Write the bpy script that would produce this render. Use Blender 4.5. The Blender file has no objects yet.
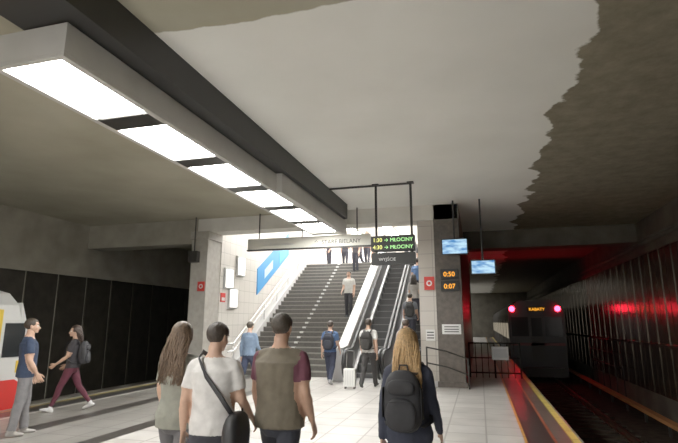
import bpy, math, random
import numpy as np
from mathutils import Vector, Matrix, noise
random.seed(7)
scene = bpy.context.scene
COL = scene.collection
scene.view_settings.view_transform = 'Standard'
scene.view_settings.look = 'None'
scene.view_settings.gamma = 1.22

# ------------------------------------------------------------------ materials
def mat(name, col, rough=0.6, metal=0.0, emis=None, es=0.0, nscale=0, namt=0.0, bump=0.0, bscale=None, spec=None):
    m = bpy.data.materials.new(name); m.use_nodes = True
    nt = m.node_tree; b = nt.nodes['Principled BSDF']
    b.inputs['Base Color'].default_value = (*col, 1)
    b.inputs['Roughness'].default_value = rough
    b.inputs['Metallic'].default_value = metal
    if spec is not None: b.inputs['Specular IOR Level'].default_value = spec
    if emis:
        b.inputs['Emission Color'].default_value = (*emis, 1)
        b.inputs['Emission Strength'].default_value = es
    if nscale:
        tc = nt.nodes.new('ShaderNodeTexCoord'); n = nt.nodes.new('ShaderNodeTexNoise')
        n.inputs['Scale'].default_value = nscale; n.inputs['Detail'].default_value = 5
        nt.links.new(tc.outputs['Object'], n.inputs['Vector'])
        mr = nt.nodes.new('ShaderNodeMapRange')
        mr.inputs[1].default_value = .3; mr.inputs[2].default_value = .7
        mr.inputs[3].default_value = 1 - namt; mr.inputs[4].default_value = 1 + namt
        nt.links.new(n.outputs['Fac'], mr.inputs[0])
        mx = nt.nodes.new('ShaderNodeMixRGB'); mx.blend_type = 'MULTIPLY'; mx.inputs[0].default_value = 1
        mx.inputs[1].default_value = (*col, 1)
        nt.links.new(mr.outputs[0], mx.inputs[2]); nt.links.new(mx.outputs[0], b.inputs['Base Color'])
        if bump:
            n2 = n
            if bscale:
                n2 = nt.nodes.new('ShaderNodeTexNoise'); n2.inputs['Scale'].default_value = bscale
                nt.links.new(tc.outputs['Object'], n2.inputs['Vector'])
            bp = nt.nodes.new('ShaderNodeBump'); bp.inputs['Strength'].default_value = bump
            bp.inputs['Distance'].default_value = .01
            nt.links.new(n2.outputs['Fac'], bp.inputs['Height']); nt.links.new(bp.outputs[0], b.inputs['Normal'])
    return m

def brick_mat(name, c1, c2, mortar, w, h, ms=.01, rough=.35, axis='XY', offset=0.0):
    m = bpy.data.materials.new(name); m.use_nodes = True
    nt = m.node_tree; b = nt.nodes['Principled BSDF']; b.inputs['Roughness'].default_value = rough
    tc = nt.nodes.new('ShaderNodeTexCoord'); sp = nt.nodes.new('ShaderNodeSeparateXYZ'); cb = nt.nodes.new('ShaderNodeCombineXYZ')
    nt.links.new(tc.outputs['Object'], sp.inputs[0])
    nt.links.new(sp.outputs[axis[0]], cb.inputs[0]); nt.links.new(sp.outputs[axis[1]], cb.inputs[1])
    br = nt.nodes.new('ShaderNodeTexBrick'); br.offset = offset
    br.inputs['Scale'].default_value = 1; br.inputs['Brick Width'].default_value = w; br.inputs['Row Height'].default_value = h
    br.inputs['Mortar Size'].default_value = ms; br.inputs['Color1'].default_value = (*c1, 1); br.inputs['Color2'].default_value = (*c2, 1)
    br.inputs['Mortar'].default_value = (*mortar, 1)
    nt.links.new(cb.outputs[0], br.inputs['Vector']); nt.links.new(br.outputs['Color'], b.inputs['Base Color'])
    return m, nt, b, br, sp, tc

CONC = mat('concrete', (.31, .29, .24), .85, nscale=1.3, namt=.2, bump=.3, bscale=25)
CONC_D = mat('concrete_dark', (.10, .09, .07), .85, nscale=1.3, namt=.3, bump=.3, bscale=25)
BEAM = mat('beam_paint', (.66, .64, .59), .8, nscale=1.5, namt=.1, bump=.2, bscale=30)
BLACK = mat('black_paint', (.012, .012, .012), .5)
DARKM = mat('dark_metal', (.035, .033, .03), .45, .4)
STEEL = mat('brushed_steel', (.55, .55, .55), .32, .85)
STEELP = mat('pale_panel', (.55, .55, .55), .45, .1)
CASING = mat('lamp_casing_paint', (.50, .49, .46), .6, nscale=2, namt=.08)
LAMP = mat('lamp_diffuser', (.9, .9, .9), .5, emis=(1, .98, .93), es=36)
UPL = mat('upper_lamp_diffuser', (.9, .9, .9), .5, emis=(1, .97, .92), es=28)
RUBBER = mat('handrail_rubber', (.01, .01, .01), .4)
YEL = mat('yellow_paint', (.75, .45, .03), .5)
WHITE = mat('white_paint', (.7, .7, .68), .5)
REDP = mat('red_sign_paint', (.6, .03, .02), .45)
GLASS = mat('dark_window_glass', (.015, .018, .02), .12)
COLUMN = mat('column_stone', (.075, .06, .047), .4, nscale=9, namt=.3)
COLGREY = mat('column_grey', (.36, .34, .30), .6, nscale=6, namt=.12)
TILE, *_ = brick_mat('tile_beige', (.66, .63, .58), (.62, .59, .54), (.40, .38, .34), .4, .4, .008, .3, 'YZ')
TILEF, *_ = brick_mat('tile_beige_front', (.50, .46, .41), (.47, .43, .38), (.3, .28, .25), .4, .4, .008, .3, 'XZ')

# ------------------------------------------------------------------ mesh builder
class MB:
    def __init__(s): s.v = []; s.f = []; s.m = []
    def add(s, vs, fs, m=0):
        o = len(s.v); s.v += [tuple(p) for p in vs]
        for i, f in enumerate(fs):
            s.f.append(tuple(j + o for j in f)); s.m.append(m if isinstance(m, int) else m[i])
    def box(s, x0, x1, y0, y1, z0, z1, m=0):
        s.add([(x0,y0,z0),(x1,y0,z0),(x1,y1,z0),(x0,y1,z0),(x0,y0,z1),(x1,y0,z1),(x1,y1,z1),(x0,y1,z1)],
              [(0,3,2,1),(4,5,6,7),(0,1,5,4),(1,2,6,5),(2,3,7,6),(3,0,4,7)], m)
    def loft(s, pts, rad, side=(1,0,0), m=0, n=10, rnd=True):
        pts = [Vector(p) for p in pts]; rad = [(r, r) if not isinstance(r, tuple) else r for r in rad]
        if rnd:
            t0 = (pts[0]-pts[1]).normalized(); t1 = (pts[-1]-pts[-2]).normalized()
            a = min(rad[0]); b = min(rad[-1])
            pts = [pts[0]+t0*a*.85, pts[0]+t0*a*.6] + pts + [pts[-1]+t1*b*.6, pts[-1]+t1*b*.85]
            rad = [(rad[0][0]*.35, rad[0][1]*.35), (rad[0][0]*.78, rad[0][1]*.78)] + rad + [(rad[-1][0]*.78, rad[-1][1]*.78), (rad[-1][0]*.35, rad[-1][1]*.35)]
        vs = []; N = len(pts); prevA = None
        for i, p in enumerate(pts):
            t = (pts[min(i+1, N-1)] - pts[max(i-1, 0)]).normalized()
            A = Vector(side) - t*t.dot(Vector(side))
            if A.length < .05: A = prevA - t*t.dot(prevA) if prevA else t.orthogonal()
            A.normalize(); prevA = A; B = t.cross(A)
            for k in range(n):
                a = 2*math.pi*k/n
                vs.append(p + A*math.cos(a)*rad[i][0] + B*math.sin(a)*rad[i][1])
        fs = [tuple(range(n-1, -1, -1)), tuple((N-1)*n+k for k in range(n))]
        for i in range(N-1):
            for k in range(n):
                k2 = (k+1) % n
                fs.append((i*n+k, i*n+k2, (i+1)*n+k2, (i+1)*n+k))
        s.add(vs, fs, m)
    def cyl(s, p0, p1, r, m=0, n=12): s.loft([p0, p1], [r, r], (1, .13, .07), m, n, False)
    def ell(s, c, r, m=0, nu=16, nv=10):
        vs = [(c[0], c[1], c[2]-r[2])]
        for j in range(1, nv):
            t = -math.pi/2 + math.pi*j/nv
            for i in range(nu):
                a = 2*math.pi*i/nu
                vs.append((c[0]+r[0]*math.cos(t)*math.cos(a), c[1]+r[1]*math.cos(t)*math.sin(a), c[2]+r[2]*math.sin(t)))
        vs.append((c[0], c[1], c[2]+r[2])); L = len(vs)-1; fs = []
        for i in range(nu): fs.append((0, 1+(i+1) % nu, 1+i))
        for j in range(nv-2):
            for i in range(nu):
                a = 1+j*nu; b = a+nu; i2 = (i+1) % nu
                fs.append((a+i, a+i2, b+i2, b+i))
        for i in range(nu): fs.append((L, L-nu+i, L-nu+(i+1) % nu))
        s.add(vs, fs, m)
    def prism(s, poly, a0, a1, m=0, axis='X'):
        n = len(poly)
        if axis == 'X': f = lambda a, p: (a, p[0], p[1])
        else: f = lambda a, p: (p[0], a, p[1])
        vs = [f(a0, p) for p in poly] + [f(a1, p) for p in poly]
        fs = [tuple(range(n-1, -1, -1)), tuple(range(n, 2*n))]
        for i in range(n): fs.append((i, (i+1) % n, n+(i+1) % n, n+i))
        s.add(vs, fs, m)
    def mesh(s, name, mats):
        me = bpy.data.meshes.new(name); me.from_pydata(s.v, [], s.f)
        for m in mats: me.materials.append(m)
        me.polygons.foreach_set('material_index', s.m); me.update()
        import bmesh
        bm = bmesh.new(); bm.from_mesh(me); bmesh.ops.recalc_face_normals(bm, faces=bm.faces); bm.to_mesh(me); bm.free()
        return me
    def obj(s, name, mats, parent=None, smooth=False, bevel=0):
        me = s.mesh(name, mats)
        if smooth: me.polygons.foreach_set('use_smooth', [True]*len(me.polygons))
        o = bpy.data.objects.new(name, me); COL.objects.link(o)
        if parent: o.parent = parent
        if bevel:
            b = o.modifiers.new('bevel', 'BEVEL'); b.width = bevel; b.segments = 2; b.limit_method = 'ANGLE'
        return o

def empty(name, loc=(0,0,0)):
    e = bpy.data.objects.new(name, None); COL.objects.link(e); e.location = loc; e.empty_display_size = .2
    return e
def box(name, x0, x1, y0, y1, z0, z1, m, bevel=0, parent=None):
    b = MB(); b.box(x0, x1, y0, y1, z0, z1); return b.obj(name, [m], parent, bevel=bevel)
def text(name, body, loc, size, m, parent, rot=(math.pi/2, 0, 0), align='LEFT'):
    c = bpy.data.curves.new(name, 'FONT'); c.body = body; c.size = size; c.extrude = .003; c.align_x = align
    o = bpy.data.objects.new(name, c); COL.objects.link(o); o.location = loc; o.rotation_euler = rot
    c.materials.append(m); o.parent = parent
    return o

# ------------------------------------------------------------------ room shell
PL, PR = -9.15, 1.35
WL, WR = -13.0, 5.3
H = 5.0
YB, YF = -9.0, 60.0
SX0, SX1 = -8.2, -1.6      # stair shaft
SY = 15.3; NST = 26; RISE = .17; TR = .28
SYT = SY + NST*TR; ZT = NST*RISE
def nt_ramp(nt, stops, interp='CONSTANT'):
    r = nt.nodes.new('ShaderNodeValToRGB'); r.color_ramp.interpolation = interp
    e = r.color_ramp.elements
    e[0].position = stops[0][0]; e[0].color = (*stops[0][1], 1)
    e[1].position = stops[1][0]; e[1].color = (*stops[1][1], 1)
    for p, c in stops[2:]:
        k = e.new(p); k.color = (*c, 1)
    return r
# floor material
FLOOR, nt, b, br, sp, tc = brick_mat('platform_stone', (.86, .85, .84), (1, 1, 1), (.5, .48, .46), .6, .6, .014, .32, 'XY')
mr = nt.nodes.new('ShaderNodeMapRange'); mr.inputs[1].default_value = -9.2; mr.inputs[2].default_value = 1.4
nt.links.new(sp.outputs['X'], mr.inputs[0])
def fx(x): return (x+9.2)/10.6
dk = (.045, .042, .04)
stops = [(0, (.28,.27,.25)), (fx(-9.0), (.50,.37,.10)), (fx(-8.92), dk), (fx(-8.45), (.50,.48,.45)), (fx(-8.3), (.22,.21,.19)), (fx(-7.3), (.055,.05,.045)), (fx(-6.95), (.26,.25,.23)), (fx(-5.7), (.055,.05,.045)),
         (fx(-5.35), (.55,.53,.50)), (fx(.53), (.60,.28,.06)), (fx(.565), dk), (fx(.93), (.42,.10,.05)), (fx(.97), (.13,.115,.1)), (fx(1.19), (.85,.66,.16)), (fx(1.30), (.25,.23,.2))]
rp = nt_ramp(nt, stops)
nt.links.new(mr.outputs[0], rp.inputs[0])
mx = nt.nodes.new('ShaderNodeMixRGB'); mx.blend_type = 'MULTIPLY'; mx.inputs[0].default_value = 1
nt.links.new(rp.outputs[0], mx.inputs[1]); nt.links.new(br.outputs['Color'], mx.inputs[2])
n = nt.nodes.new('ShaderNodeTexNoise'); n.inputs['Scale'].default_value = 1.7; n.inputs['Detail'].default_value = 6
nt.links.new(tc.outputs['Object'], n.inputs['Vector'])
m2 = nt.nodes.new('ShaderNodeMapRange'); m2.inputs[1].default_value = .3; m2.inputs[2].default_value = .7; m2.inputs[3].default_value = .82; m2.inputs[4].default_value = 1.1
nt.links.new(n.outputs['Fac'], m2.inputs[0])
mx2 = nt.nodes.new('ShaderNodeMixRGB'); mx2.blend_type = 'MULTIPLY'; mx2.inputs[0].default_value = 1
nt.links.new(mx.outputs[0], mx2.inputs[1]); nt.links.new(m2.outputs[0], mx2.inputs[2]); nt.links.new(mx2.outputs[0], b.inputs['Base Color'])

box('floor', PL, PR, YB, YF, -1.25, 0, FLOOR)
bed = mat('track_bed', (.04, .033, .026), .9, nscale=4, namt=.4, bump=.6, bscale=30, spec=.1)
b_ = MB(); b_.box(WL-.2, PL, YB, YF, -1.4, -1.25); b_.box(PR, WR+.2, YB, YF, -1.4, -1.25); b_.obj('floor_trackbed', [bed])

# ceiling material
CE = bpy.data.materials.new('ceiling_plaster'); CE.use_nodes = True
nt = CE.node_tree; b = nt.nodes['Principled BSDF']; b.inputs['Roughness'].default_value = .9
tc = nt.nodes.new('ShaderNodeTexCoord'); sp = nt.nodes.new('ShaderNodeSeparateXYZ'); nt.links.new(tc.outputs['Object'], sp.inputs[0])
def nz(scale, det=4, rough=.5):
    n = nt.nodes.new('ShaderNodeTexNoise'); n.inputs['Scale'].default_value = scale; n.inputs['Detail'].default_value = det
    n.inputs['Roughness'].default_value = rough
    nt.links.new(tc.outputs['Object'], n.inputs['Vector']); return n
def math_(op, a, c, cl=False):
    k = nt.nodes.new('ShaderNodeMath'); k.operation = op; k.use_clamp = cl
    for i, q in enumerate((a, c)):
        if isinstance(q, (int, float)): k.inputs[i].default_value = q
        else: nt.links.new(q, k.inputs[i])
    return k.outputs[0]
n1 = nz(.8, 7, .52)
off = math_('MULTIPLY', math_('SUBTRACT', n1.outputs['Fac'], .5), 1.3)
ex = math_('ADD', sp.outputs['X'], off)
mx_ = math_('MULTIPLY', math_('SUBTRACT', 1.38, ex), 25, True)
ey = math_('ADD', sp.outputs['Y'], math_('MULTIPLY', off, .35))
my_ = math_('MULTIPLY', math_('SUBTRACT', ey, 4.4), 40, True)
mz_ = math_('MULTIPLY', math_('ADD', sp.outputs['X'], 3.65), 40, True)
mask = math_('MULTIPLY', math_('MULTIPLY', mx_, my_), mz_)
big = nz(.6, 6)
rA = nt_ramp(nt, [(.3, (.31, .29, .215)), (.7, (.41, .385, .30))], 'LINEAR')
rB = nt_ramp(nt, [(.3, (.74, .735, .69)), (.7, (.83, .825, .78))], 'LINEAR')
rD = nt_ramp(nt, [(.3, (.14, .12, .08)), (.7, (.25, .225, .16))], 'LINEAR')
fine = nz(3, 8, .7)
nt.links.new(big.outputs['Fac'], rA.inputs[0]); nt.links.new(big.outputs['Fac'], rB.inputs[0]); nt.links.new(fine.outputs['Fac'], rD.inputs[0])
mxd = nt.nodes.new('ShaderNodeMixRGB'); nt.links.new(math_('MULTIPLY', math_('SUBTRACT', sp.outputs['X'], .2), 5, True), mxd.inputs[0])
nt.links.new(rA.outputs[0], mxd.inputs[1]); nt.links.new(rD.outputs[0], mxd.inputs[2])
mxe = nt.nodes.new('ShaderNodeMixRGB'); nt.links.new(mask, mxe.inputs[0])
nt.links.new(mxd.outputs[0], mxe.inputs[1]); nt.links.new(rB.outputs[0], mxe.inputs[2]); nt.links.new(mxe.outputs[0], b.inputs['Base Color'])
bp = nt.nodes.new('ShaderNodeBump'); bp.inputs['Strength'].default_value = .25; bp.inputs['Distance'].default_value = .02
nt.links.new(fine.outputs['Fac'], bp.inputs['Height']); nt.links.new(bp.outputs[0], b.inputs['Normal'])

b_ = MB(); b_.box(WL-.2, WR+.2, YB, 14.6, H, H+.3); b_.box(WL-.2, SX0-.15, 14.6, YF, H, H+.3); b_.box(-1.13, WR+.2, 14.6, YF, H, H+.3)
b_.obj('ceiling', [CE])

wallp = mat('wall_panel_dark', (.035, .032, .026), .4, .2, nscale=3, namt=.3)
wallr = mat('wall_panel_bronze', (.10, .082, .062), .2, .6, nscale=3, namt=.3)
b_ = MB()
b_.box(WL-.2, WL, YB, YF, -1.25, H, 1)
y = YB+.2
while y < 40: b_.box(WL, WL+.05, y, y+1.12, -.6, 3.2, 0); y += 1.2
b_.box(WL, WL+.12, YB, YF, 3.2, 3.32, 1)
b_.obj('wall_left', [wallp, CONC])
b_ = MB()
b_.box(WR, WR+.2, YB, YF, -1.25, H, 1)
y = YB+.2
while y < 58:
    b_.box(WR-.05, WR, y, y+.9, -.5, 3.85, 0)
    b_.box(WR-.07, WR-.04, y+.42, y+.47, -.5, 3.85, 0)
    y += .96
b_.box(WR-.15, WR, YB, YF, 3.85, 4.0, 1)
b_.box(WR-.14, WR-.02, YB, YF, .95, 1.05, 0)
b_.obj('wall_right', [wallr, CONC_D])
# unseen walls added behind to block world light over both tracks, platform open between
b_ = MB(); b_.box(PR, WR+.2, YB-.2, YB, -1.25, H+.3); b_.box(WL-.2, PL-1.2, YB-.2, YB, -1.25, H+.3); b_.obj('wall_back_light_block', [CONC_D])
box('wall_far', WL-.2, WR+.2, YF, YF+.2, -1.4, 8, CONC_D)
# stair shaft walls
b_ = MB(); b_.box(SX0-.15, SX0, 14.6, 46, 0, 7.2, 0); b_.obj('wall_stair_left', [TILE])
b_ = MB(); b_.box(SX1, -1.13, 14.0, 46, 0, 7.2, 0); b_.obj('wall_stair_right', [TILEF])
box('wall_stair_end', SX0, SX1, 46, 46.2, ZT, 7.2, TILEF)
uw = mat('upper_ceiling_white', (.82, .81, .78), .7)
b_ = MB(); b_.box(SX0-.15, -1.13, 14.6, 46.2, 7.2, 7.4, 0); b_.obj('ceiling_upper', [uw])
b_ = MB(); b_.box(SX0-.15, -1.13, 14.5, 14.6, 5.0, 7.4, 0); b_.obj('trim_2', [uw])
upf, *_ = brick_mat('upper_floor_stone', (.5, .48, .45), (.48, .46, .43), (.3, .29, .27), .6, .6, .01, .4)
box('floor_upper', SX0, SX1, SYT, 46, ZT-.35, ZT, upf)
# beams and columns
b_ = MB()
b_.box(SX0-.5, -.43, 13.9, 14.6, 4.56, H, 0)
b_.box(WL, SX0-.5, 13.9, 14.6, 4.2, H, 2)
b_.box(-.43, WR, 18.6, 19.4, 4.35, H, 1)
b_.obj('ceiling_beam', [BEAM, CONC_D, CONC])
b_ = MB(); b_.box(-8.80, -8.22, 13.75, 14.6, 0, 4.56, 0); b_.box(-8.84, -8.18, 13.7, 14.6, 4.3, 4.56, 0); b_.box(-8.84, -8.18, 13.71, 14.62, 0, .12, 0)
b_.obj('column', [COLGREY], bevel=.01)
b_ = MB(); b_.box(-1.13, -.43, 13.9, 14.7, 0, H, 0); b_.box(-1.17, -.39, 13.86, 14.74, 0, .14, 0)
b_.box(-1.13, -.43, 14.7, 30, 0, H, 0)
b_.obj('column.001', [COLUMN], bevel=.01)
box('trim_1', -1.6, -1.13, 13.97, 14.0, 0, .14, STEELP)

# ------------------------------------------------------------------ ceiling lamp rows
PITCH = 1.67
def lamp_row(name, y0, npan, x0=-4.6, x1=-3.7, z=4.2, step_after=99):
    e = empty(name)
    b = MB(); L = npan*PITCH+.1
    b.box(x0, x1, y0, y0+L, z+.04, z+.36, 0)
    b.box(x0, x0+.08, y0, y0+L, z, z+.04, 0); b.box(x1-.08, x1, y0, y0+L, z, z+.04, 0)
    for i in range(npan+1):
        yy = y0 + i*PITCH
        b.box(x0+.08, x1-.08, max(y0, yy-.3), min(yy+.06, y0+L), z, z+.04, 1 if 0 < i < npan else 0)
    if step_after < 50:
        b.box(x1-.02, x1+.12, step_after, y0+L, z-.02, z+.42, 0)
    k = y0+.5
    while k < y0+L: b.cyl(((x0+x1)/2-.2, k, z+.36), ((x0+x1)/2-.2, k, H), .02, 1); k += 2.2
    b.obj('casing', [CASING, DARKM], e, bevel=.006)
    b = MB()
    for i in range(npan): b.box(x0+.11, x1-.11, y0+i*PITCH+.08, y0+(i+1)*PITCH-.32, z+.015, z+.045, 0)
    b.obj('diffuser_panels', [LAMP], e)
    return e
lamp_row('ceiling_lamp_row', 3.4, 6, step_after=8.6)
lamp_row('ceiling_lamp_row', -8.6, 6)  # unseen row behind the camera, added as fill light
b_ = MB(); b_.box(-4.25, -3.47, YB, 13.2, 4.57, H, 0)
b_.obj('ceiling_cable_channel', [BLACK])
# upper lamps
for i in range(3):
    e = empty('upper_lamp_row'); b_ = MB(); x = -7.1+i*2.2
    b_.box(x-.3, x+.3, 16, 44, 7.1, 7.198, 0); b_.obj('casing', [CASING], e)
    b_ = MB()
    y = 16.2
    while y < 43: b_.box(x-.25, x+.25, y, y+2.4, 7.08, 7.1, 0); y += 2.7
    b_.obj('diffuser_panels', [UPL], e)

# ------------------------------------------------------------------ stairs
STR = mat('stair_granite', (.085, .08, .072), .45, nscale=12, namt=.2)
NOS = mat('stair_nosing', (.21, .20, .18), .5)
b_ = MB()
for i in range(NST):
    y0 = SY+i*TR; z1 = (i+1)*RISE
    b_.box(SX0+.28, -4.3, y0, SYT, z1-RISE, z1, 0)
    b_.box(SX0+.28, -4.3, y0-.012, y0+.05, z1-.03, z1+.004, 1)
    if 3 < i: b_.box(-6.35, -6.22, y0-.016, y0+.12, z1-.05, z1+.008, 2)
b_.obj('staircase', [STR, NOS, WHITE])
def sl(y): return (y-SY)/TR*RISE
def band(y0, y1, lo, hi): return [(y0, sl(y0)+lo), (y1, sl(y1)+lo), (y1, sl(y1)+hi), (y0, sl(y0)+hi)]
b_ = MB(); b_.prism([(SY-.5, 0), (SY, 0), (SYT, ZT), (SYT+.6, ZT), (SYT+.6, ZT+.35), (SYT, ZT+.35), (SY, .35), (SY-.5, .3)], SX0, SX0+.28)
b_.obj('stair_curb', [STEELP], bevel=.01)
e = empty('stair_handrail')
b_ = MB()
for hz in (.75, 1.0):
    b_.loft([(-7.98, SY-.4, hz), (-7.98, SY, hz), (-7.98, SYT, ZT+hz), (-7.98, SYT+1, ZT+hz)], [.028]*4, (1,0,0), 0, 10)
y = SY
while y < SYT: b_.cyl((-7.98, y, sl(y)+.33), (-7.98, y, sl(y)+1.0), .018, 0, 8); y += 1.2
b_.obj('rails', [STEEL], e, True)
b_ = MB(); b_.prism([(14.5, 0), (SY, 0), (SYT, ZT), (SYT+.9, ZT), (SYT+.9, ZT+1.0), (SYT-.1, ZT+1.0), (SY-.15, 1.0), (14.5, .95)], -4.3, -3.98)
b_.obj('stair_partition', [STEELP], bevel=.015)

# escalators
ESTEP = mat('escalator_step', (.04, .04, .04), .4, .6)
ESTE = mat('escalator_step_edge', (.12, .12, .12), .4, .6)
BAL = mat('balustrade_panel', (.22, .22, .22), .3, .7)
def escalator(xc):
    e = empty('escalator'); w = .42
    b = MB()
    ny = int((SYT-SY)/.4)
    for i in range(ny+1):
        y0 = SY+i*.4; z = min((i+1)*.4/TR*RISE-.08, ZT)
        b.prism([(y0, z-.3), (y0+.42, z-.05), (y0+.42, z), (y0, z)], xc-w, xc+w, 0)
        b.box(xc-w, xc+w, y0-.005, y0+.03, z-.02, z+.004, 1)
    b.box(xc-w, xc+w, 14.4, SY+.02, .0, .02, 2)
    b.box(xc-w, xc+w, SYT, SYT+1, ZT, ZT+.02, 2)
    b.obj('steps', [ESTEP, ESTE, STEEL], e)
    for sx, nm in ((-1, 'balustrade_left'), (1, 'balustrade_right')):
        x = xc+sx*(w+.09); b = MB()
        arc = [(14.5+.42*math.cos(a), .48+.42*math.sin(a)) for a in [math.radians(q) for q in range(90, 271, 20)]]
        arcT = [(SYT+.9+.42*math.cos(a), ZT+.48+.42*math.sin(a)) for a in [math.radians(q) for q in range(-90, 91, 20)]]
        poly = [(14.3, 0), (SY, 0), (SYT, ZT), (SYT+1, ZT)] + arcT + [(SYT-.1, ZT+.9), (SY-.1, .9)] + arc
        b.prism(poly, x-.025, x+.025, 0)
        b.prism(band(SY, SYT, -.1, .22), x-.07, x+.07, 1)
        b.box(x-.07, x+.07, 14.3, SY, 0, .2, 1)
        path = [(x, p[0], p[1]) for p in arcT] + [(x, SYT-.1, ZT+.92), (x, SY-.1, .92)] + [(x, p[0], p[1]) for p in arc]
        b.loft(path, [(.042, .028)]*len(path), (1,0,0), 2, 8)
        b.obj(nm, [BAL, STEEL, RUBBER], e)
escalator(-3.35); escalator(-2.2)

# ------------------------------------------------------------------ tracks
RAIL = mat('rail_steel', (.12, .08, .055), .4, .8)
def rails(xs, nm):
    b = MB()
    for x in xs:
        b.box(x-.035, x+.035, YB, YF, -1.12, -1.07); b.box(x-.01, x+.01, YB, YF, -1.2, -1.12); b.box(x-.07, x+.07, YB, YF, -1.25, -1.2)
    y = YB+.3
    while y < 45: b.box(xs[0]-.4, xs[1]+.4, y, y+.25, -1.25, -1.215, 1); y += .65
    b.obj(nm, [RAIL, bed])
rails((2.05, 3.49), 'railway_track'); rails((-11.4, -9.96), 'railway_track')
b_ = MB(); b_.box(4.55, 4.75, YB, YF, -.95, -.85, 0); y = YB+.5
while y < 50: b_.box(4.62, 4.68, y, y+.08, -1.25, -.95, 1); y += 2
b_.obj('third_rail', [mat('third_rail_cover', (.4, .17, .06), .6), DARKM])

# ------------------------------------------------------------------ trains
TW = mat('train_white', (.62, .62, .60), .3); TR_ = mat('train_red', (.62, .03, .025), .3); TY = mat('train_yellow', (.75, .5, .04), .35)
TD = mat('train_dark', (.018, .015, .015), .4); TDR = mat('train_dark_red', (.12, .01, .01), .35); TLIT = mat('train_window_lit', (.05, .05, .05), .3, emis=(1, .85, .6), es=.2)
# left train
e = empty('metro_train')
xs0, xs1 = -9.28, -11.95
prof = [(xs0, -.95), (xs0, 1.75), (xs0-.1, 2.05), (xs0-.4, 2.3), (xs0-.9, 2.42), (xs1+.9, 2.42), (xs1+.4, 2.3), (xs1+.1, 2.05), (xs1, 1.75), (xs1, -.95)]
b_ = MB(); b_.prism(prof, YB+.1, 8.3, 0, 'Y')
b_.prism([(8.3, -.95), (8.62, -.9), (8.7, .4), (8.6, 1.3), (8.3, 2.1)], xs1+.04, xs0-.01, 0)
b_.box(xs0-.02, xs0+.012, YB+.1, 8.3, -.95, .55, 1)
b_.prism([(8.3, -.95), (8.62, -.9), (8.69, .3), (8.3, .55)], xs0-.05, xs0+.012, 1)
b_.box(xs0-.02, xs0+.014, 7.75, 7.87, .0, 1.95, 2)
b_.box(xs0-.02, xs0+.016, 7.95, 8.42, 1.0, 1.68, 3)
b_.box(xs0-.02, xs0+.016, 8.3, 8.48, .68, .92, 2)
y = 6.0
while y > YB+1.5:
    b_.box(xs0-.02, xs0+.014, y-.65, y+.65, -.02, 1.9, 2); b_.box(xs0-.02, xs0+.02, y-.5, y-.06, .85, 1.7, 3); b_.box(xs0-.02, xs0+.02, y+.06, y+.5, .85, 1.7, 3)
    b_.box(xs0-.02, xs0+.016, y-2.6, y-1.0, .85, 1.65, 3); y -= 3.6
b_.box(xs1+.3, xs0-.3, YB+.4, 8.2, -1.05, -.9, 4)
b_.obj('body', [TW, TR_, TY, GLASS, DARKM], e)
# right train
e = empty('metro_train')
REDL = mat('tail_light_red', (.5, .0, .0), .3, emis=(1, .012, .03), es=34)
ORL = mat('orange_led', (.3, .1, 0), .4, emis=(1, .36, .02), es=1.5)
a0, a1, YT = 1.42, 4.05, 27.0
prof = [(a0, -.95), (a0, 2.1), (a0+.12, 2.5), (a0+.5, 2.78), (a1-.5, 2.78), (a1-.12, 2.5), (a1, 2.1), (a1, -.95)]
b_ = MB(); b_.prism(prof, YT, YF-.2, 0, 'Y')
b_.box(a0+.12, a0+.92, YT-.02, YT+.02, 1.0, 1.95, 1); b_.box(a1-.92, a1-.12, YT-.02, YT+.02, 1.0, 1.95, 1)
b_.box(a0+1.0, a1-1.0, YT-.03, YT+.02, -.2, 2.05, 3); b_.box(a0+1.07, a1-1.07, YT-.045, YT+.02, 1.0, 1.9, 1)
b_.box(a0+.05, a1-.05, YT-.03, YT+.02, .55, .68, 2)
b_.box(a0+.2, a1-.2, YT-.25, YT, -.95, -.5, 3)
y = YT+1
while y < YF-4:
    b_.box(a0-.012, a0+.01, y, y+1.6, .85, 1.65, 4); b_.box(a0-.015, a0+.01, y+2, y+3.2, 0, 1.85, 0); b_.box(a0-.02, a0+.01, y+2.1, y+3.1, .85, 1.65, 4); y += 3.8
b_.obj('body', [TD, GLASS, TDR, DARKM, TLIT], e)
b_ = MB()
for x in (a0+.18, a1-.28): b_.ell((x, YT-.06, 2.36), (.14, .08, .14), 0)
b_.obj('tail_lights', [REDL], e, True)
box('display_frame', 2.3, 3.15, YT-.03, YT, 2.22, 2.48, BLACK, parent=e)
text('display_text', 'KABATY', (2.42, YT-.05, 2.27), .2, ORL, e)

# ------------------------------------------------------------------ hanging display
e = empty('departure_display')
GRN = mat('led_green', (.1, .3, .05), .5, emis=(.45, 1, .35), es=1.1)
YLW = mat('led_yellow', (.3, .3, .05), .5, emis=(.95, .95, .25), es=1.1)
b_ = MB()
for x in (-2.28, -1.43):
    b_.cyl((x, 11.4, 3.0), (x, 11.4, H), .03, 0); b_.box(x-.08, x+.08, 11.32, 11.48, H-.03, H, 0)
b_.cyl((-3.46, 11.4, H-.03), (-1.4, 11.4, H-.03), .025, 0)
b_.obj('poles', [DARKM], e)
DZ = -.09
b_ = MB(); b_.box(-2.38, -1.35, 11.22, 11.4, 3.42+DZ, 3.78+DZ, 0); b_.box(-2.38, -1.35, 11.25, 11.4, 3.1+DZ, 3.38+DZ, 0); b_.box(-2.34, -1.39, 11.21, 11.225, 3.595+DZ, 3.605+DZ, 1)
b_.obj('housing', [BLACK, DARKM], e, bevel=.01)
text('line_1_time', '1:30', (-2.33, 11.21, 3.635+DZ), .13, YLW, e)
text('line_1_name', '→ MŁOCINY', (-2.07, 11.21, 3.635+DZ), .12, GRN, e)
text('line_2_time', '4:30', (-2.33, 11.21, 3.465+DZ), .13, YLW, e)
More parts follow.
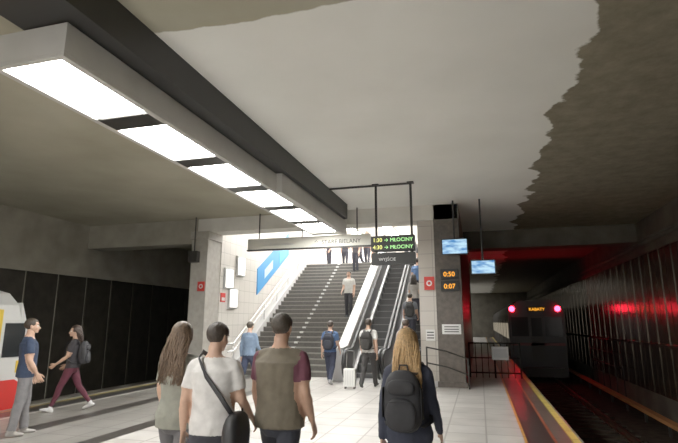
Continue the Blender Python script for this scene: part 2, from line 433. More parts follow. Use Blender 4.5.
text('line_2_name', '→ MŁOCINY', (-2.07, 11.21, 3.465+DZ), .12, GRN, e)
text('line_3_name', 'WYJŚCIE', (-2.2, 11.245, 3.19+DZ), .1, STEELP, e)
# exit sign board
e = empty('hanging_sign_board')
SB = mat('sign_board_grey', (.58, .57, .50), .5)
b_ = MB(); b_.box(-6.75, -2.9, 13.6, 13.72, 3.86, 4.2, 0); b_.box(-6.78, -2.87, 13.59, 13.73, 3.83, 3.87, 1)
for x in (-6.4, -5, -3.3): b_.cyl((x, 13.66, 4.2), (x, 13.66, H), .02, 1)
b_.obj('board', [SB, DARKM], e)
text('board_text', '↑  STARE BIELANY', (-4.6, 13.59, 3.95), .17, DARKM, e)
text('board_text_2', 'ul. Kasprowicza', (-6.2, 13.59, 3.96), .15, STEEL, e)

# monitors
def monitor(x0, x1, z0, z1, y=13.45):
    e = empty('wall_monitor'); b = MB()
    b.box(x0, x1, y, y+.07, z0, z1, 0); b.cyl(((x0+x1)/2, y+.1, z1-.1), ((x0+x1)/2, y+.1, H), .025, 0)
    b.box((x0+x1)/2-.08, (x0+x1)/2+.08, y+.05, y+.12, (z0+z1)/2-.08, (z0+z1)/2+.08, 0)
    b.obj('housing', [BLACK], e, bevel=.006)
    m = bpy.data.materials.new('screen_image'); m.use_nodes = True; nt = m.node_tree; p = nt.nodes['Principled BSDF']
    tc = nt.nodes.new('ShaderNodeTexCoord'); nn = nt.nodes.new('ShaderNodeTexNoise'); nn.inputs['Scale'].default_value = 3.5
    mp = nt.nodes.new('ShaderNodeMapping'); mp.inputs['Rotation'].default_value = (0, .7, 0); mp.inputs['Scale'].default_value = (1, 1, 3)
    nt.links.new(tc.outputs['Object'], mp.inputs[0]); nt.links.new(mp.outputs[0], nn.inputs['Vector'])
    r = nt_ramp(nt, [(.35, (.03, .2, .55)), (.6, (.5, .8, 1))], 'LINEAR')
    nt.links.new(nn.outputs['Fac'], r.inputs[0]); nt.links.new(r.outputs[0], p.inputs['Emission Color']); p.inputs['Emission Strength'].default_value = .95
    p.inputs['Base Color'].default_value = (.02, .02, .02, 1)
    box('screen', x0+.03, x1-.03, y-.004, y+.002, z0+.03, z1-.03, m, parent=e)
monitor(-.90, -.20, 3.48, 3.92); monitor(-.16, .48, 2.93, 3.32)
# clocks on column
for z0, t in ((2.86, '0:50'), (2.53, '0:07')):
    e = empty('digital_clock'); box('housing', -.98, -.5, 13.78, 13.9, z0, z0+.28, BLACK, .01, e)
    text('digits', t, (-.90, 13.775, z0+.07), .18, ORL, e)
def sign(name, x0, x1, y, z0, z1, m, m2, kind=0):
    e = empty(name); box('plate', x0, x1, y-.02, y, z0, z1, m, .004, e)
    b = MB(); cx = (x0+x1)/2; cz = (z0+z1)/2; w = (x1-x0)
    if kind == 0:
        b.ell((cx, y-.02, cz), (w*.28, .008, w*.28), 0)
        b.ell((cx, y-.026, cz), (w*.16, .008, w*.16), 1)
    else:
        for k in range(3): b.box(x0+w*.12, x1-w*.12, y-.024, y-.019, z0+(z1-z0)*(.2+.25*k), z0+(z1-z0)*(.3+.25*k), 0)
    b.obj('symbol', [m2, m], e)
sign('fire_point_sign', -1.45, -1.17, 13.97, 2.58, 2.95, REDP, WHITE)
sign('notice_plate', -1.0, -.5, 13.89, 1.38, 1.64, WHITE, BLACK, 1)
sign('notice_plate', -1.45, -1.2, 13.97, 1.2, 1.5, WHITE, BLACK, 1)
sign('fire_extinguisher_sign', -8.5, -8.25, 13.74, 2.65, 2.95, REDP, WHITE)
# stair wall light boxes and poster (on wall x=-8.2)
LB = mat('light_box_face', (.8, .8, .8), .5, emis=(1, .97, .9), es=1.4)
for y0, z0 in ((15.7, 3.35), (14.85, 2.85), (15.2, 2.2)):
    e = empty('wall_light_box'); box('frame', -8.2, -8.12, y0-.05, y0+.55, z0-.05, z0+.65, STEEL, .005, e)
    box('face', -8.125, -8.11, y0, y0+.5, z0, z0+.6, LB, parent=e)
b_ = MB(); b_.box(-8.2, -8.17, 14.66, 14.95, 2.35, 2.65, 0); b_.box(-8.175, -8.16, 14.7, 14.9, 2.4, 2.5, 1); b_.obj('exit_pictogram', [REDP, WHITE])
b_ = MB(); b_.prism(band(17.4, 20.6, 1.45, 2.45), -8.2, -8.16, 0); b_.prism(band(18.0, 18.8, 1.75, 2.1), -8.17, -8.15, 1); b_.prism(band(19.5, 20.3, 1.6, 2.3), -8.17, -8.15, 2)
b_.obj('wall_poster', [mat('poster_blue', (.05, .28, .62), .4), mat('poster_light', (.5, .7, .85), .4), mat('poster_teal', (.08, .45, .6), .4)])
# loudspeaker on left column
e = empty('ceiling_loudspeaker'); b_ = MB(); b_.cyl((-8.6, 13.6, 3.9), (-8.6, 13.6, H), .02); b_.box(-8.75, -8.45, 13.5, 13.69, 3.55, 3.9)
b_.obj('housing', [DARKM], e, bevel=.02)
# end-of-platform railing, gate & notice
e = empty('platform_end_railing'); b_ = MB()
for z in (.15, .6, 1.05): b_.cyl((-.4, 16.6, z), (1.15, 16.6, z), .022)
for k in range(9): b_.cyl((-.38+k*.19, 16.6, 0), (-.38+k*.19, 16.6, 1.05), .014 if k % 4 else .028)
b_.obj('bars', [DARKM], e, True)
b_ = MB(); b_.box(.3, .8, 16.5, 16.56, .55, .95, 0); b_.box(.35, .75, 16.49, 16.5, .62, .88, 1); b_.obj('notice', [WHITE, STEELP], e)
e = empty('column_handrail'); b_ = MB()
for z in (.55, .95): b_.loft([(-1.4, 13.5, z+.1), (-.9, 13.6, z), (-.35, 13.65, z-.2)], [.02]*3)
for x, y in ((-1.4, 13.5), (-.35, 13.65)): b_.cyl((x, y, 0), (x, y, 1.05 if x < -1 else .75), .022)
b_.obj('bars', [DARKM], e, True)
e = empty('service_walkway_railing'); b_ = MB()
for z in (.4, .9, 1.4): b_.cyl((5.0, 21, z-.4), (5.0, 26.5, z-.4), .02)
for k in range(6): b_.cyl((5.0, 21+k*1.1, -1.25), (5.0, 21+k*1.1, 1.0), .02)
b_.obj('bars', [DARKM], e, True)
# cable pipes along right wall
b_ = MB(); b_.cyl((WR-.08, YB, 4.2), (WR-.08, YF-.1, 4.2), .06); b_.cyl((WR-.05, YB, 4.33), (WR-.05, YF-.1, 4.33), .03)
b_.obj('cable_pipes', [CONC_D], None, True)
# wheeled suitcase at the foot of the escalator
e = empty('wheeled_suitcase'); b_ = MB()
b_.box(-3.50, -3.20, 12.85, 13.05, .06, .50, 0)
for k in range(4): b_.box(-3.455+k*.065, -3.44+k*.065, 12.84, 13.06, .1, .46, 1)
for x in (-3.45, -3.25): b_.cyl((x, 13.0, .48), (x, 13.0, .95), .009, 2, 8)
b_.cyl((-3.46, 13.0, .95), (-3.24, 13.0, .95), .014, 3, 8)
for x in (-3.47, -3.23):
    for y in (12.9, 13.0): b_.cyl((x-.015, y, .03), (x+.015, y, .03), .03, 3, 12)
b_.obj('shell', [WHITE, STEELP, STEEL, RUBBER], e, bevel=.012)

# ------------------------------------------------------------------ PEOPLE
def remesh(mb, vox, it=2, fac=.5):
    me = mb.mesh('tmp', []); o = bpy.data.objects.new('tmp', me); COL.objects.link(o)
    r = o.modifiers.new('r', 'REMESH'); r.mode = 'VOXEL'; r.voxel_size = vox
    if it:
        s = o.modifiers.new('s', 'SMOOTH'); s.factor = fac; s.iterations = it
    dg = bpy.context.evaluated_depsgraph_get()
    nm = bpy.data.meshes.new_from_object(o.evaluated_get(dg))
    v = np.empty(len(nm.vertices)*3); nm.vertices.foreach_get('co', v); v = v.reshape(-1, 3)
    f = [tuple(p.vertices) for p in nm.polygons]
    bpy.data.objects.remove(o); bpy.data.meshes.remove(me); bpy.data.meshes.remove(nm)
    return v, f
def fcent(v, f): return np.array([v[list(q)].mean(0) for q in f])

# canonical hand: fingers to -Z, thumb to +Y, palm to -X (right hand)
def build_hand():
    b = MB(); d = Vector((0,0,-1)); w = Vector((0,1,0)); n = Vector((-1,0,0))
    b.loft([(0,0,.03), (0,0,0), d*.03+w*.002, d*.06+w*.002, d*.088], [(.021,.027), (.018,.027), (.016,.036), (.015,.041), (.012,.039)], (1,0,0), 0, 14)
    offs = (.031, .0105, -.0105, -.030); lens = ((.042,.025,.021), (.046,.028,.022), (.042,.026,.021), (.032,.020,.018))
    for i in range(4):
        p = d*.080+w*offs[i]; a = math.radians(8+3*i); pts = [p.copy()]
        for L in lens[i]:
            p = p + (d*math.cos(a)+n*math.sin(a)+w*offs[i]*2.2)*L; pts.append(p.copy()); a += math.radians(20)
        b.loft(pts, [.0095, .0088, .008, .0068], (1,.2,0), 0, 8)
    p = d*.018+w*.026+n*.004
    d1 = (d*.72+w*.6+n*.35).normalized(); d2 = (d*.9+w*.22+n*.35).normalized()
    b.loft([p, p+d1*.045, p+d1*.045+d2*.034, p+d1*.045+d2*.06], [.015, .0115, .010, .008], (1,.2,0), 0, 8)
    return remesh(b, .0042, 2)
HAND = build_hand()

def build_head(fem):
    b = MB(); k = .94 if fem else 1
    b.ell((0, -.014, .032), (.075*k, .094, .084), 0, 24, 16)
    b.ell((0, .018, -.02), (.064*k, .072, .085), 0, 24, 16)
    b.ell((0, .036, -.072), (.042*k, .046, .034), 0, 16, 12)
    b.ell((0, .074, -.092), (.017, .016, .014))
    b.ell((0, .076, .03), (.045, .016, .014))
    b.ell((.033, .066, -.03), (.02, .018, .018)); b.ell((-.033, .066, -.03), (.02, .018, .018))
    b.loft([(0, .086, .008), (0, .098, -.015), (0, .110, -.034)], [.008, .009, .013], (1,0,0), 0, 8)
    b.ell((.012, .096, -.037), (.009, .011, .008)); b.ell((-.012, .096, -.037), (.009, .011, .008))
    b.ell((0, .086, -.058), (.022, .012, .0065)); b.ell((0, .084, -.068), (.019, .012, .007))
    for s in (-1, 1):
        b.ell((s*.077*k, -.008, -.008), (.009, .020, .032)); b.ell((s*.082*k, -.014, .004), (.008, .014, .018))
    b.loft([(0, -.012, -.05), (0, -.018, -.10), (0, -.02, -.15)], [.056*k, .052*k, .055*k], (1,0,0), 0, 14)
    v, f = remesh(b, .0065, 2)
    for i in range(len(v)):            # eye sockets
        for s in (-1, 1):
            q = v[i]-np.array((s*.031, .085, .004)); r = math.sqrt((q[0]/.017)**2+(q[2]/.011)**2)
            if r < 1 and v[i][1] > .03: v[i][1] -= .010*(1-r*r)
    c = fcent(v, f)
    m = [8 if (abs(q[0]) < .022 and -.075 < q[2] < -.053 and q[1] > .083) else 0 for q in c]
    return v, f, m
HEAD = {False: build_head(False), True: build_head(True)}

class Parts:
    def __init__(s): s.v = []; s.f = []; s.m = []; s.n = 0
    def add(s, v, f, m, M=None):
        v = np.asarray(v, float); flip = False
        if M is not None:
            A = np.array(M); v = v @ A[:3, :3].T + A[:3, 3]; flip = np.linalg.det(A[:3, :3]) < 0
        for i, q in enumerate(f):
            q = tuple(j+s.n for j in q); s.f.append(q[::-1] if flip else q); s.m.append(m if isinstance(m, int) else int(m[i]))
        s.v.append(v); s.n += len(v)

def rx(a): return Matrix.Rotation(a, 4, 'X')
def bag_shape(b, c, r, m=0, p=3.2, nu=22, nv=14):
    vs = []; fs = []
    for j in range(nv+1):
        t = -math.pi/2+math.pi*j/nv
        for i in range(nu):
            a = 2*math.pi*i/nu
            d = Vector((math.cos(t)*math.cos(a), math.cos(t)*math.sin(a), math.sin(t)))
            L = (abs(d.x)**p+abs(d.y)**p+abs(d.z)**p)**(-1/p)
            q = d*L; tap = 1-.12*max(q.z, 0)
            q = Vector((c[0]+q.x*r[0]*tap, c[1]+q.y*r[1]*tap, c[2]+q.z*r[2]))
            q += Vector((0, 1, 0))*noise.noise(q*9)*.012
            vs.append(q)
    for j in range(nv):
        for i in range(nu): fs.append((j*nu+i, j*nu+(i+1) % nu, (j+1)*nu+(i+1) % nu, (j+1)*nu+i))
    b.add(vs, fs, m)

def person(name, loc, heading, Ht=1.75, fem=False, legs=((0, 3), (0, 3)), arms=((0, 6, 12), (0, 6, 12)), top=(.2,.2,.2), sleeve='short',
           sleevecol=None, bottom=(.03,.03,.04), btype='trousers', shoe=(.02,.02,.02), hair='short', hairc=(.02,.014,.01), skin=(.50,.30,.21),
           head=(0, 0, 0), lean=0, hem=.90, vox=.015, pack=None, bag=None, topmat=None, bulk=0.0, gz=0.0, wid=1.0, wild=1.0):
    s = Ht/1.75; P = Parts(); b = MB()
    sh = .153 if fem else .178; hw = .088
    J = {}
    for i, sd in enumerate((-1, 1)):
        a, k = [math.radians(q) for q in legs[i]]
        hp = Vector((sd*hw, 0, .90)); kn = hp+Vector((sd*.008, math.sin(a)*.42, -math.cos(a)*.42)); an = kn+Vector((0, math.sin(a-k)*.405, -math.cos(a-k)*.405))
        J[sd] = [hp, kn, an, a-k]
    lo = min(J[-1][2].z, J[1][2].z); dz = .085-lo
    up = Matrix.Translation((0, 0, .93+dz)) @ rx(-math.radians(lean)) @ Matrix.Translation((0, 0, -.93))
    U = lambda p: up @ Vector(p)
    segs = []
    def seg(p, q, r, lab): segs.append((np.array(p), np.array(q), r, lab))
    for sd in (-1, 1):
        hp, kn, an, sa = J[sd]
        for q in (hp, kn, an): q.z += dz
        cf = kn.lerp(an, .3)+Vector((0, -.012, 0))
        if btype == 'leggings': rr = [.093, .082, .056, .056, .045, .036]
        elif btype == 'shorts': rr = [.098, .094, .082, .055, .042, .034]
        else: rr = [.098, .092, .074, .068, .064, .062]
        if fem and btype != 'trousers': rr[0] += .004
        b.loft([hp+Vector((0, 0, .03)), hp.lerp(kn, .35), kn, cf, kn.lerp(an, .7), an+Vector((0, 0, .01))], [(r, r*1.05) for r in rr], (1,0,0), 0, 14)
        seg(hp, kn, .085, 'th'); seg(kn, an, .06, 'sh')
        ex = max(0, an.z-.09)
        pit = -math.asin(min(ex/.17, .95)) if sa < 0 else (.22 if ex < .1 and sa > .15 else 0)
        fd = Vector((sd*.12, math.cos(pit), math.sin(pit))).normalized(); fu = Vector((0, -math.sin(pit), math.cos(pit)))
        heel = an - fu*.05 - fd*.045; toe = an - fu*.058 + fd*.16
        b.loft([heel, heel.lerp(toe, .3)+fu*.008, heel.lerp(toe, .7)+fu*.0, toe-fu*.004], [(.034, .038), (.038, .044), (.046, .032), (.036, .022)], (1,0,0), 0, 12)
        b.loft([an+fu*.02, an-fu*.04], [.042, .045])
        seg(heel, toe, .038, 'ft')
    if fem:
        T = [(.80,.09,.085,0), (.87,.165,.115,-.005), (.94,.172,.12,-.012), (1.01,.15,.105,-.005), (1.09,.132,.095,0), (1.18,.142,.105,.005), (1.28,.155,.12,.01), (1.36,.15,.102,-.005), (1.42,.12,.08,-.015), (1.46,.072,.062,-.015), (1.49,.052,.052,-.012), (1.56,.048,.05,0)]
    else:
        T = [(.80,.09,.085,0), (.87,.16,.112,-.005), (.94,.166,.118,-.01), (1.02,.158,.113,0), (1.10,.156,.113,.002), (1.20,.168,.118,.002), (1.30,.182,.12,-.003), (1.38,.178,.112,-.01), (1.43,.145,.09,-.015), (1.47,.085,.07,-.015), (1.50,.06,.06,-.012), (1.57,.056,.058,0)]
    T = [(z, a*wid+bulk*(z < 1.42), c+bulk*(z < 1.42), y) for z, a, c, y in T]
    b.loft([U((0, y, z)) for z, a, c, y in T], [(a, c) for z, a, c, y in T], (1,0,0), 0, 20, False)
    S = [(z, a+.014, c+.014, y) for z, a, c, y in T if hem+.02 < z < 1.40]
    z0, a0_, c0_, y0_ = S[0]; S = [(hem, max(a0_, .178), max(c0_, .128), y0_)] + S
    b.loft([U((0, y, z)) for z, a, c, y in S], [(a, c) for z, a, c, y in S], (1,0,0), 0, 20, False)
    seg(U((0, 0, .86)), U((0, 0, 1.38)), .14, 'to'); seg(U((0, -.01, 1.44)), U((0, 0, 1.56)), .06, 'nk')
    seg(U((-sh*.8, -.01, 1.40)), U((sh*.8, -.01, 1.40)), .07, 'to')
    for i, sd in enumerate((-1, 1)):
        f, ab, bd = [math.radians(q) for q in arms[i][:3]]; tw = math.radians(arms[i][3]) if len(arms[i]) > 3 else 0
        S0 = Vector((sd*sh*wid, -.01, 1.405))
        ud = Vector((sd*math.sin(ab), math.sin(f)*math.cos(ab), -math.cos(f)*math.cos(ab))).normalized()
        fdv = Vector((sd*math.sin(ab)*.5-sd*math.sin(tw), math.sin(f+bd), -math.cos(f+bd)))
        fdv = fdv.normalized(); El = S0+ud*.285; Wr = El+fdv*.245
        S0, El, Wr = U(S0), U(El), U(Wr)
        b.loft([U((sd*.05, -.015, 1.445)), U((sd*(sh-.02), -.01, 1.415))], [.045, .056])
        if sleeve == 'long': r1 = [.058, .056, .050, .048, .042, .037]
        else: r1 = [.056, .050, .040, .041, .034, .026]
        if fem: r1 = [q*.9 for q in r1]
        b.loft([S0, S0.lerp(El, .45), El, El.lerp(Wr, .3), El.lerp(Wr, .7), Wr], r1, (1,0,0), 0, 12)
        if sleeve == 'short': b.loft([S0, S0.lerp(El, .35), S0.lerp(El, .66)], [.060, .062, .063] if not fem else [.054, .055, .056], (1,0,0), 0, 12, False)
        seg(S0, El, .05, 'ua'); seg(El, Wr, .04, 'la')
        d = (Wr-El).normalized(); w = Vector((0, 1, 0)); w = w-d*d.dot(w)
        if w.length < .5: w = Vector((-sd*.6, 0, 1)); w = w-d*d.dot(w)
        w.normalize(); nn = d.cross(w)
        if nn.x*sd > 0: nn = -nn
        sc = .92 if fem else 1
        M = Matrix(((-nn.x*sc, w.x*sc, -d.x*sc, Wr.x+d.x*.012), (-nn.y*sc, w.y*sc, -d.y*sc, Wr.y+d.y*.012), (-nn.z*sc, w.z*sc, -d.z*sc, Wr.z+d.z*.012), (0, 0, 0, 1)))
        P.add(HAND[0], HAND[1], 0, M)
    v, f = remesh(b, vox, 3)
    c = fcent(v, f); best = np.full(len(c), 1e9); lab = np.zeros(len(c), int); tt = np.zeros(len(c))
    for i, (p, q, r, l) in enumerate(segs):
        d = q-p; t = np.clip(((c-p) @ d)/(d @ d), 0, 1); ds = np.linalg.norm(c-(p+t[:, None]*d), axis=1)-r
        k = ds < best; best[k] = ds[k]; lab[k] = i; tt[k] = t[k]
    upi = up.inverted(); A = np.array(upi); cl = c @ A[:3, :3].T + A[:3, 3]
    m = []
    for i in range(len(c)):
        l = segs[lab[i]][3]; t = tt[i]; z = cl[i][2]; y = cl[i][1]; x = cl[i][0]
        if l == 'ft': k = 3
        elif l == 'sh':
            k = 2
            if btype == 'shorts': k = 0
            if t > (.93 if btype != 'trousers' else .985): k = 3
        elif l == 'th':
            k = 1 if z > hem else (0 if btype == 'shorts' and t > .93 else 2)
        elif l in ('to', 'nk'):
            k = 1 if z > hem else 2
            if z > 1.475+(-.035 if y > .02 else 0) and abs(x) < .10: k = 0
        elif l == 'ua': k = 4 if (sleeve == 'long' or t < .66) else 0
        else: k = 4 if sleeve == 'long' else 0
        if l in ('ua', 'la') and sleeve == 'none': k = 0
        m.append(k)
    for i in range(len(v)):
        q = Vector(v[i]); nval = noise.noise(Vector((q.x*13, q.y*13, q.z*8)))+.5*noise.noise(q*27)
        r = Vector((q.x, q.y, 0)); r = r.normalized() if r.length > 1e-4 else r
        v[i] += np.array(r)*nval*.007
    P.add(v, f, m)
    # head
    hy, hpit, hr = [math.radians(q) for q in head]
    HM = up @ Matrix.Translation((0, -.005, 1.545)) @ Matrix.Rotation(hy, 4, 'Z') @ rx(hpit) @ Matrix.Rotation(hr, 4, 'Y') @ Matrix.Translation((0, .015, .092))
    hv, hf, hm = HEAD[fem]; P.add(hv, hf, hm, HM)
    e = MB()
    for sd in (-1, 1):
        e.ell((sd*.031, .072, .004), (.0125, .0115, .0115), 6, 12, 8); e.ell((sd*.031, .0815, .004), (.0052, .0035, .0052), 7, 10, 6)
        e.loft([(sd*.018, .090, .022), (sd*.032, .089, .027), (sd*.047, .076, .022)], [(.004, .0035)]*3, (0,1,0), 5, 6)
    P.add(e.v, e.f, e.m, HM)
    # hair
    hb = MB(); hb.ell((0, -.016, .034), (.084*(.95 if fem else 1), .104, .092), 5, 64, 40)
    V = np.array(hb.v); C0 = np.array((0, -.016, .03))
    for i in range(len(V)):
        x, y, z = V[i]
        front = y-(.055 if z < .075 else .2); side_ = 1
        bot = -.062 if y < -.02 else (-.01+max(0, y)*.5)
        if hair != 'short': bot -= .03
        mk = max(0, min(1, -front/.012)) * max(0, min(1, (z-bot)/.015))
        ang = math.atan2(x, -y)
        nn = noise.noise(Vector((ang*9, z*10, 1)))*.05 + noise.noise(Vector((ang*26, z*16, 5)))*.04
        V[i] = C0+(V[i]-C0)*(.80+mk*(.215+nn))
    P.add(V, hb.f, 5, HM)
    if hair != 'short':
        L = {'long': .40, 'mid': .24, 'tail': .3}[hair]; sb = MB(); rnd = random.Random(len(name)*7+3)
        sb.loft([(0, -.045, .08), (0, -.062, 0), (0, -.07, -.08), (0, -.095, -.16), (0, -.125, -.24), (0, -.13, -L+.03)], [(.07, .05), (.08, .055), (.08*wild, .045), (.085*wild, .032), (.085*wild, .025), (.06, .015)], (1,0,0), 5, 14)
        for i in range(260):
            ph = rnd.uniform(-2.15, 2.15); pts = []; rad = []
            Li = L*rnd.uniform(.8, 1.08); kx = rnd.uniform(.8, 1.15)*(1+(wild-1)*rnd.random()*1.3); w1 = rnd.uniform(0, 6.3); am = rnd.uniform(.003, .012)*wild
            for q in range(5):
                th = math.radians(82-q*20.5)
                pts.append((.087*math.sin(ph)*math.cos(th), -.02-.108*math.cos(ph)*math.cos(th), .034+.096*math.sin(th))); rad.append((.0075, .005))
            x0, y0 = pts[-1][0], pts[-1][1]
            for q in range(1, 8):
                u = q/7; z = .034-(Li+.034)*u; yy = y0*(1-min(1, u*1.7))+(-.128-.028*rnd.random())*min(1, u*1.7)
                kk = 1+(kx-1)*min(1, u*2)
                pts.append((x0*kk*(1+.12*u)+am*math.sin(w1+u*7), yy+am*math.cos(w1+u*6), z)); rad.append((.0085*(1-.6*u*u), .0055*(1-.6*u*u)))
            sb.loft(pts, rad, (math.cos(ph), math.sin(ph), 0), 5, 5, False)
        P.add(sb.v, sb.f, sb.m, HM)
    # assemble
    em = empty(name); me = bpy.data.meshes.new('body'); VV = np.vstack(P.v)
    me.from_pydata(VV.tolist(), [], P.f); me.polygons.foreach_set('material_index', P.m); me.polygons.foreach_set('use_smooth', [True]*len(me.polygons))
    mats = [mat('skin', skin, .5, nscale=30, namt=.06), topmat or mat('cloth_top', top, .85, nscale=14, namt=.12, bump=.3, bscale=300), mat('cloth_bottom', bottom, .85, nscale=14, namt=.12, bump=.3, bscale=300),
            mat('shoe', shoe, .6), None, mat('hair', hairc, .5, nscale=60, namt=.35, bump=.5, bscale=180), mat('eye_white', (.7, .7, .68), .3), mat('iris', (.03, .02, .015), .3), mat('lips', (.42, .16, .13), .5)]
    mats[4] = mat('cloth_sleeve', sleevecol, .85, nscale=14, namt=.12) if sleevecol else mats[1]
    for q in mats: me.materials.append(q)
    me.update(); o = bpy.data.objects.new('body', me); COL.objects.link(o); o.parent = em
    em.matrix_world = Matrix.Translation((loc[0], loc[1], loc[2]+gz)) @ Matrix.Rotation(math.radians(heading), 4, 'Z') @ Matrix.Scale(s, 4)
    if pack:
        b = MB(); yb = -.125-bulk
        bag_shape(b, (0, yb-.075, 1.20), (.155, .085, .235)); bag_shape(b, (0, yb-.165, 1.11), (.12, .035, .12)); bag_shape(b, (0, yb-.155, 1.31), (.11, .028, .06))
        b.loft([(-.04, yb-.03, 1.42), (-.03, yb-.03, 1.47), (.03, yb-.03, 1.47), (.04, yb-.03, 1.42)], [.008]*4, (0,1,0), 1, 6)
        for sd in (-1, 1):
            b.loft([(sd*.085, yb-.01, 1.40), (sd*.10, -.07, 1.475), (sd*.11, .0, 1.485), (sd*.115, .075, 1.44), (sd*.12, .135+bulk, 1.33), (sd*.135, .125+bulk, 1.2), (sd*.165, .07, 1.08), (sd*.185, -.03, 1.02), (sd*.14, yb-.01, 1.0)], [(.024, .006)]*9, (1,0,0), 1, 8, False)
            b.loft([(sd*.155, yb-.10, 1.3), (sd*.158, yb-.10, 1.08)], [(.006, .04)]*2, (1,0,0), 1, 8)
        b.loft([(-.11, yb-.197, 1.20), (0, yb-.203, 1.215), (.11, yb-.197, 1.20)], [.004]*3, (0,0,1), 1, 6)
        o = b.obj('backpack', [mat('pack_fabric', pack, .75, nscale=20, namt=.2, bump=.3, bscale=250), mat('pack_strap', tuple(q*.6 for q in pack), .7)], em, True)
        o.matrix_local = Matrix.Translation((0, 0, dz))
    if bag:
        b = MB(); sd = bag[0]
        bag_shape(b, (sd*.25, -.09, .86), (.075, .17, .17), 0, 3.5)
        b.loft([(sd*.25, .03, 1.0), (sd*.17, .13, 1.15), (0, .15, 1.32), (-sd*.1, .09, 1.44), (-sd*.115, .0, 1.485), (-sd*.10, -.1, 1.44), (0, -.155, 1.3), (sd*.14, -.16, 1.14), (sd*.24, -.14, 1.0)], [(.02, .005)]*9, (0,0,1), 1, 8, False)
        b.obj('shoulder_bag', [mat('bag_leather', bag[1], .5, nscale=12, namt=.2), mat('bag_strap', bag[1], .6)], em, True)
    return em

walkL = ((22, 8), (-14, 22)); walkR = ((-14, 22), (22, 8))
stand = ((2, 3), (-3, 2))
# foreground
person('woman_in_grey_shirt', (-2.63, 4.05, 0), 8, 1.72, True, walkL, ((12, 10, 25), (-8, 8, 15)), top=(.23,.23,.19), sleeve='short', bottom=(.10,.095,.10), hair='long', hairc=(.12,.075,.045), hem=.84, vox=.012, bulk=.02, wild=1.25, head=(-12, 0, 0))
person('man_in_white_tshirt', (-2.12, 3.76, 0), 4, 1.72, False, walkR, ((-10, 10, 20), (8, 12, 40)), top=(.62,.60,.58), bottom=(.03,.03,.04), hairc=(.03,.02,.013), head=(-18, -8, 0), hem=.88, vox=.012, bag=(1, (.012,.012,.014)), bulk=.012)
person('man_in_vest', (-1.655, 4.05, 0), -3, 1.80, False, walkL, ((5, 8, 22), (-4, 9, 30)), top=(.115,.095,.065), sleeve='short', sleevecol=(.11,.03,.05), bottom=(.018,.02,.03), hairc=(.045,.035,.026), skin=(.42,.24,.16), hem=.86, vox=.012, bulk=.025, wid=1.06)
person('woman_with_backpack', (-.58, 4.1, 0), -4, 1.67, True, walkR, ((-8, 10, 12), (10, 10, 20)), top=(.018,.022,.04), sleeve='long', bottom=(.02,.024,.045), btype='leggings', hair='long', hairc=(.46,.28,.12), hem=.72, vox=.012, pack=(.014,.014,.017), head=(8, 0, 0), bulk=.012, wild=1.1)
# left pair
person('man_in_navy_tshirt', (-6.9, 6.38, 0), -38, 1.74, False, ((6, 4), (-6, 4)), ((6, 6, 12), (4, 6, 25, 10)), top=(.02,.035,.075), bottom=(.17,.165,.17), shoe=(.3,.28,.26), hairc=(.03,.02,.012), hem=.86, vox=.013, head=(-8, 0, 0))
person('woman_in_maroon_trousers', (-7.85, 8.3, 0), 118, 1.67, True, ((24, 6), (-20, 18)), ((14, 8, 40, 10), (-4, 9, 50, 8)), top=(.02,.018,.022), sleeve='short', bottom=(.085,.014,.028), btype='leggings', shoe=(.6,.6,.6), hair='mid', hairc=(.035,.018,.012), hem=.90, vox=.013, pack=(.03,.03,.035), head=(18, 0, 0))
# mid distance
person('man_in_blue_shirt', (-4.12, 13.7, 0), 0, 1.76, False, walkL, ((-14, 6, 14), (14, 6, 25)), top=(.05,.10,.22), bottom=(.02,.025,.05), hairc=(.03,.02,.015), pack=(.015,.018,.03), shoe=(.3,.3,.3), vox=.018)
person('man_in_white_shirt', (-2.92, 13.3, 0), -5, 1.82, False, walkR, ((10, 10, 25), (-10, 8, 14)), top=(.58,.57,.55), bottom=(.03,.028,.028), hairc=(.03,.018,.012), pack=(.02,.018,.016), vox=.018)
person('man_in_checked_shirt', (-5.75, 11.9, 0), -10, 1.74, False, walkR, ((-10, 8, 20), (12, 8, 30)), top=(.16,.23,.34), sleeve='long', bottom=(.03,.04,.08), hairc=(.04,.03,.02), vox=.018)
person('man_in_grey_shirt', (-1.88, 13.1, 0), 0, 1.80, False, walkL, ((8, 8, 20), (-8, 8, 20)), top=(.40,.39,.38), bottom=(.05,.05,.05), hairc=(.05,.03,.02), pack=(.03,.03,.03), vox=.018)
# on the stairs
yy = SY+10*TR+.14
person('man_in_light_shirt', (-4.75, yy, 11*RISE), 180, 1.75, False, ((16, 22), (-2, 6)), ((-6, 6, 30), (8, 6, 40)), top=(.5,.5,.47), sleeve='short', bottom=(.025,.025,.03), hairc=(.02,.015,.01), vox=.018)
yy = SY+22*TR+.14
person('woman_in_dark_dress', (-5.3, yy, 23*RISE), 180, 1.66, True, ((14, 20), (-2, 6)), ((-6, 6, 30), (8, 6, 40)), top=(.04,.035,.04), bottom=(.02,.02,.03), hair='mid', vox=.02)
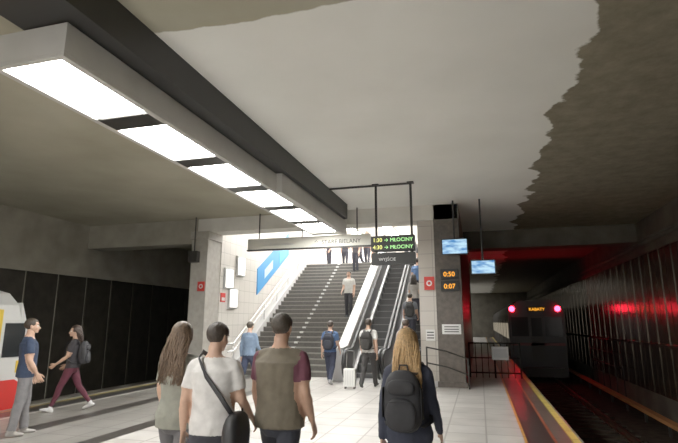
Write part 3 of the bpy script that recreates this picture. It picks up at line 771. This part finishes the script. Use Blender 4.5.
# on the escalator
def ez(y): return math.ceil((y-SY)/.4+1e-6)*.4/TR*RISE-.08
for y, c, nm, h, ps in ((16.5, (.12,.13,.15), 'man_in_dark_shirt', 'short', (.02,.02,.02)), (17.7, (.3,.28,.26), 'woman_in_beige_shirt', 'mid', None), (18.9, (.06,.12,.25), 'man_in_blue_tshirt', 'short', None), (20.5, (.03,.03,.035), 'woman_in_black_shirt', 'mid', None), (21.7, (.10,.18,.33), 'man_in_denim_shirt', 'short', (.02,.02,.03))):
    person(nm, (-2.2, y, ez(y)), 0, 1.74, h != 'short', stand, ((5, 6, 25), (8, 6, 45)), top=c, bottom=(.02,.02,.03), hair=h, pack=ps, vox=.02)
# on the upper landing
for x, y, hd, c, nm, fm in ((-7.3, 24.0, 150, (.05,.04,.06), 'standing_woman', True), (-6.6, 24.6, 10, (.03,.03,.04), 'standing_man', False), (-5.9, 25.0, 100, (.06,.06,.08), 'standing_man', False), (-5.2, 23.6, 185, (.1,.05,.04), 'standing_man', False), (-4.5, 24.6, 170, (.02,.02,.02), 'standing_woman', True), (-3.4, 25.2, 20, (.03,.04,.08), 'standing_man', False), (-2.3, 25.0, 0, (.05,.05,.06), 'standing_man', False), (-5.5, 27.0, 40, (.15,.12,.1), 'standing_woman', True)):
    person(nm, (x, y, ZT), hd, 1.66 if fm else 1.76, fm, stand if fm else walkL, ((5, 6, 25), (8, 6, 40)), top=c, bottom=(.02,.02,.03), hair='mid' if fm else 'short', vox=.02)

# ------------------------------------------------------------------ world + camera
w = bpy.data.worlds.new('world'); scene.world = w; w.use_nodes = True
w.node_tree.nodes['Background'].inputs[0].default_value = (1, .985, .94, 1)
w.node_tree.nodes['Background'].inputs[1].default_value = 2.0
cam = bpy.data.cameras.new('camera'); co = bpy.data.objects.new('camera', cam); COL.objects.link(co)
th = math.radians(15.74); ph = math.radians(11.6)
F = Vector((-math.sin(th)*math.cos(ph), math.cos(th)*math.cos(ph), math.sin(ph)))
R = Vector((math.cos(th), math.sin(th), 0)); U_ = R.cross(F)
co.matrix_world = Matrix(((R.x, U_.x, -F.x, 0), (R.y, U_.y, -F.y, 0), (R.z, U_.z, -F.z, 1.7), (0, 0, 0, 1)))
cam.sensor_width = 36; cam.lens = 490/678*36; cam.clip_end = 200
scene.camera = co
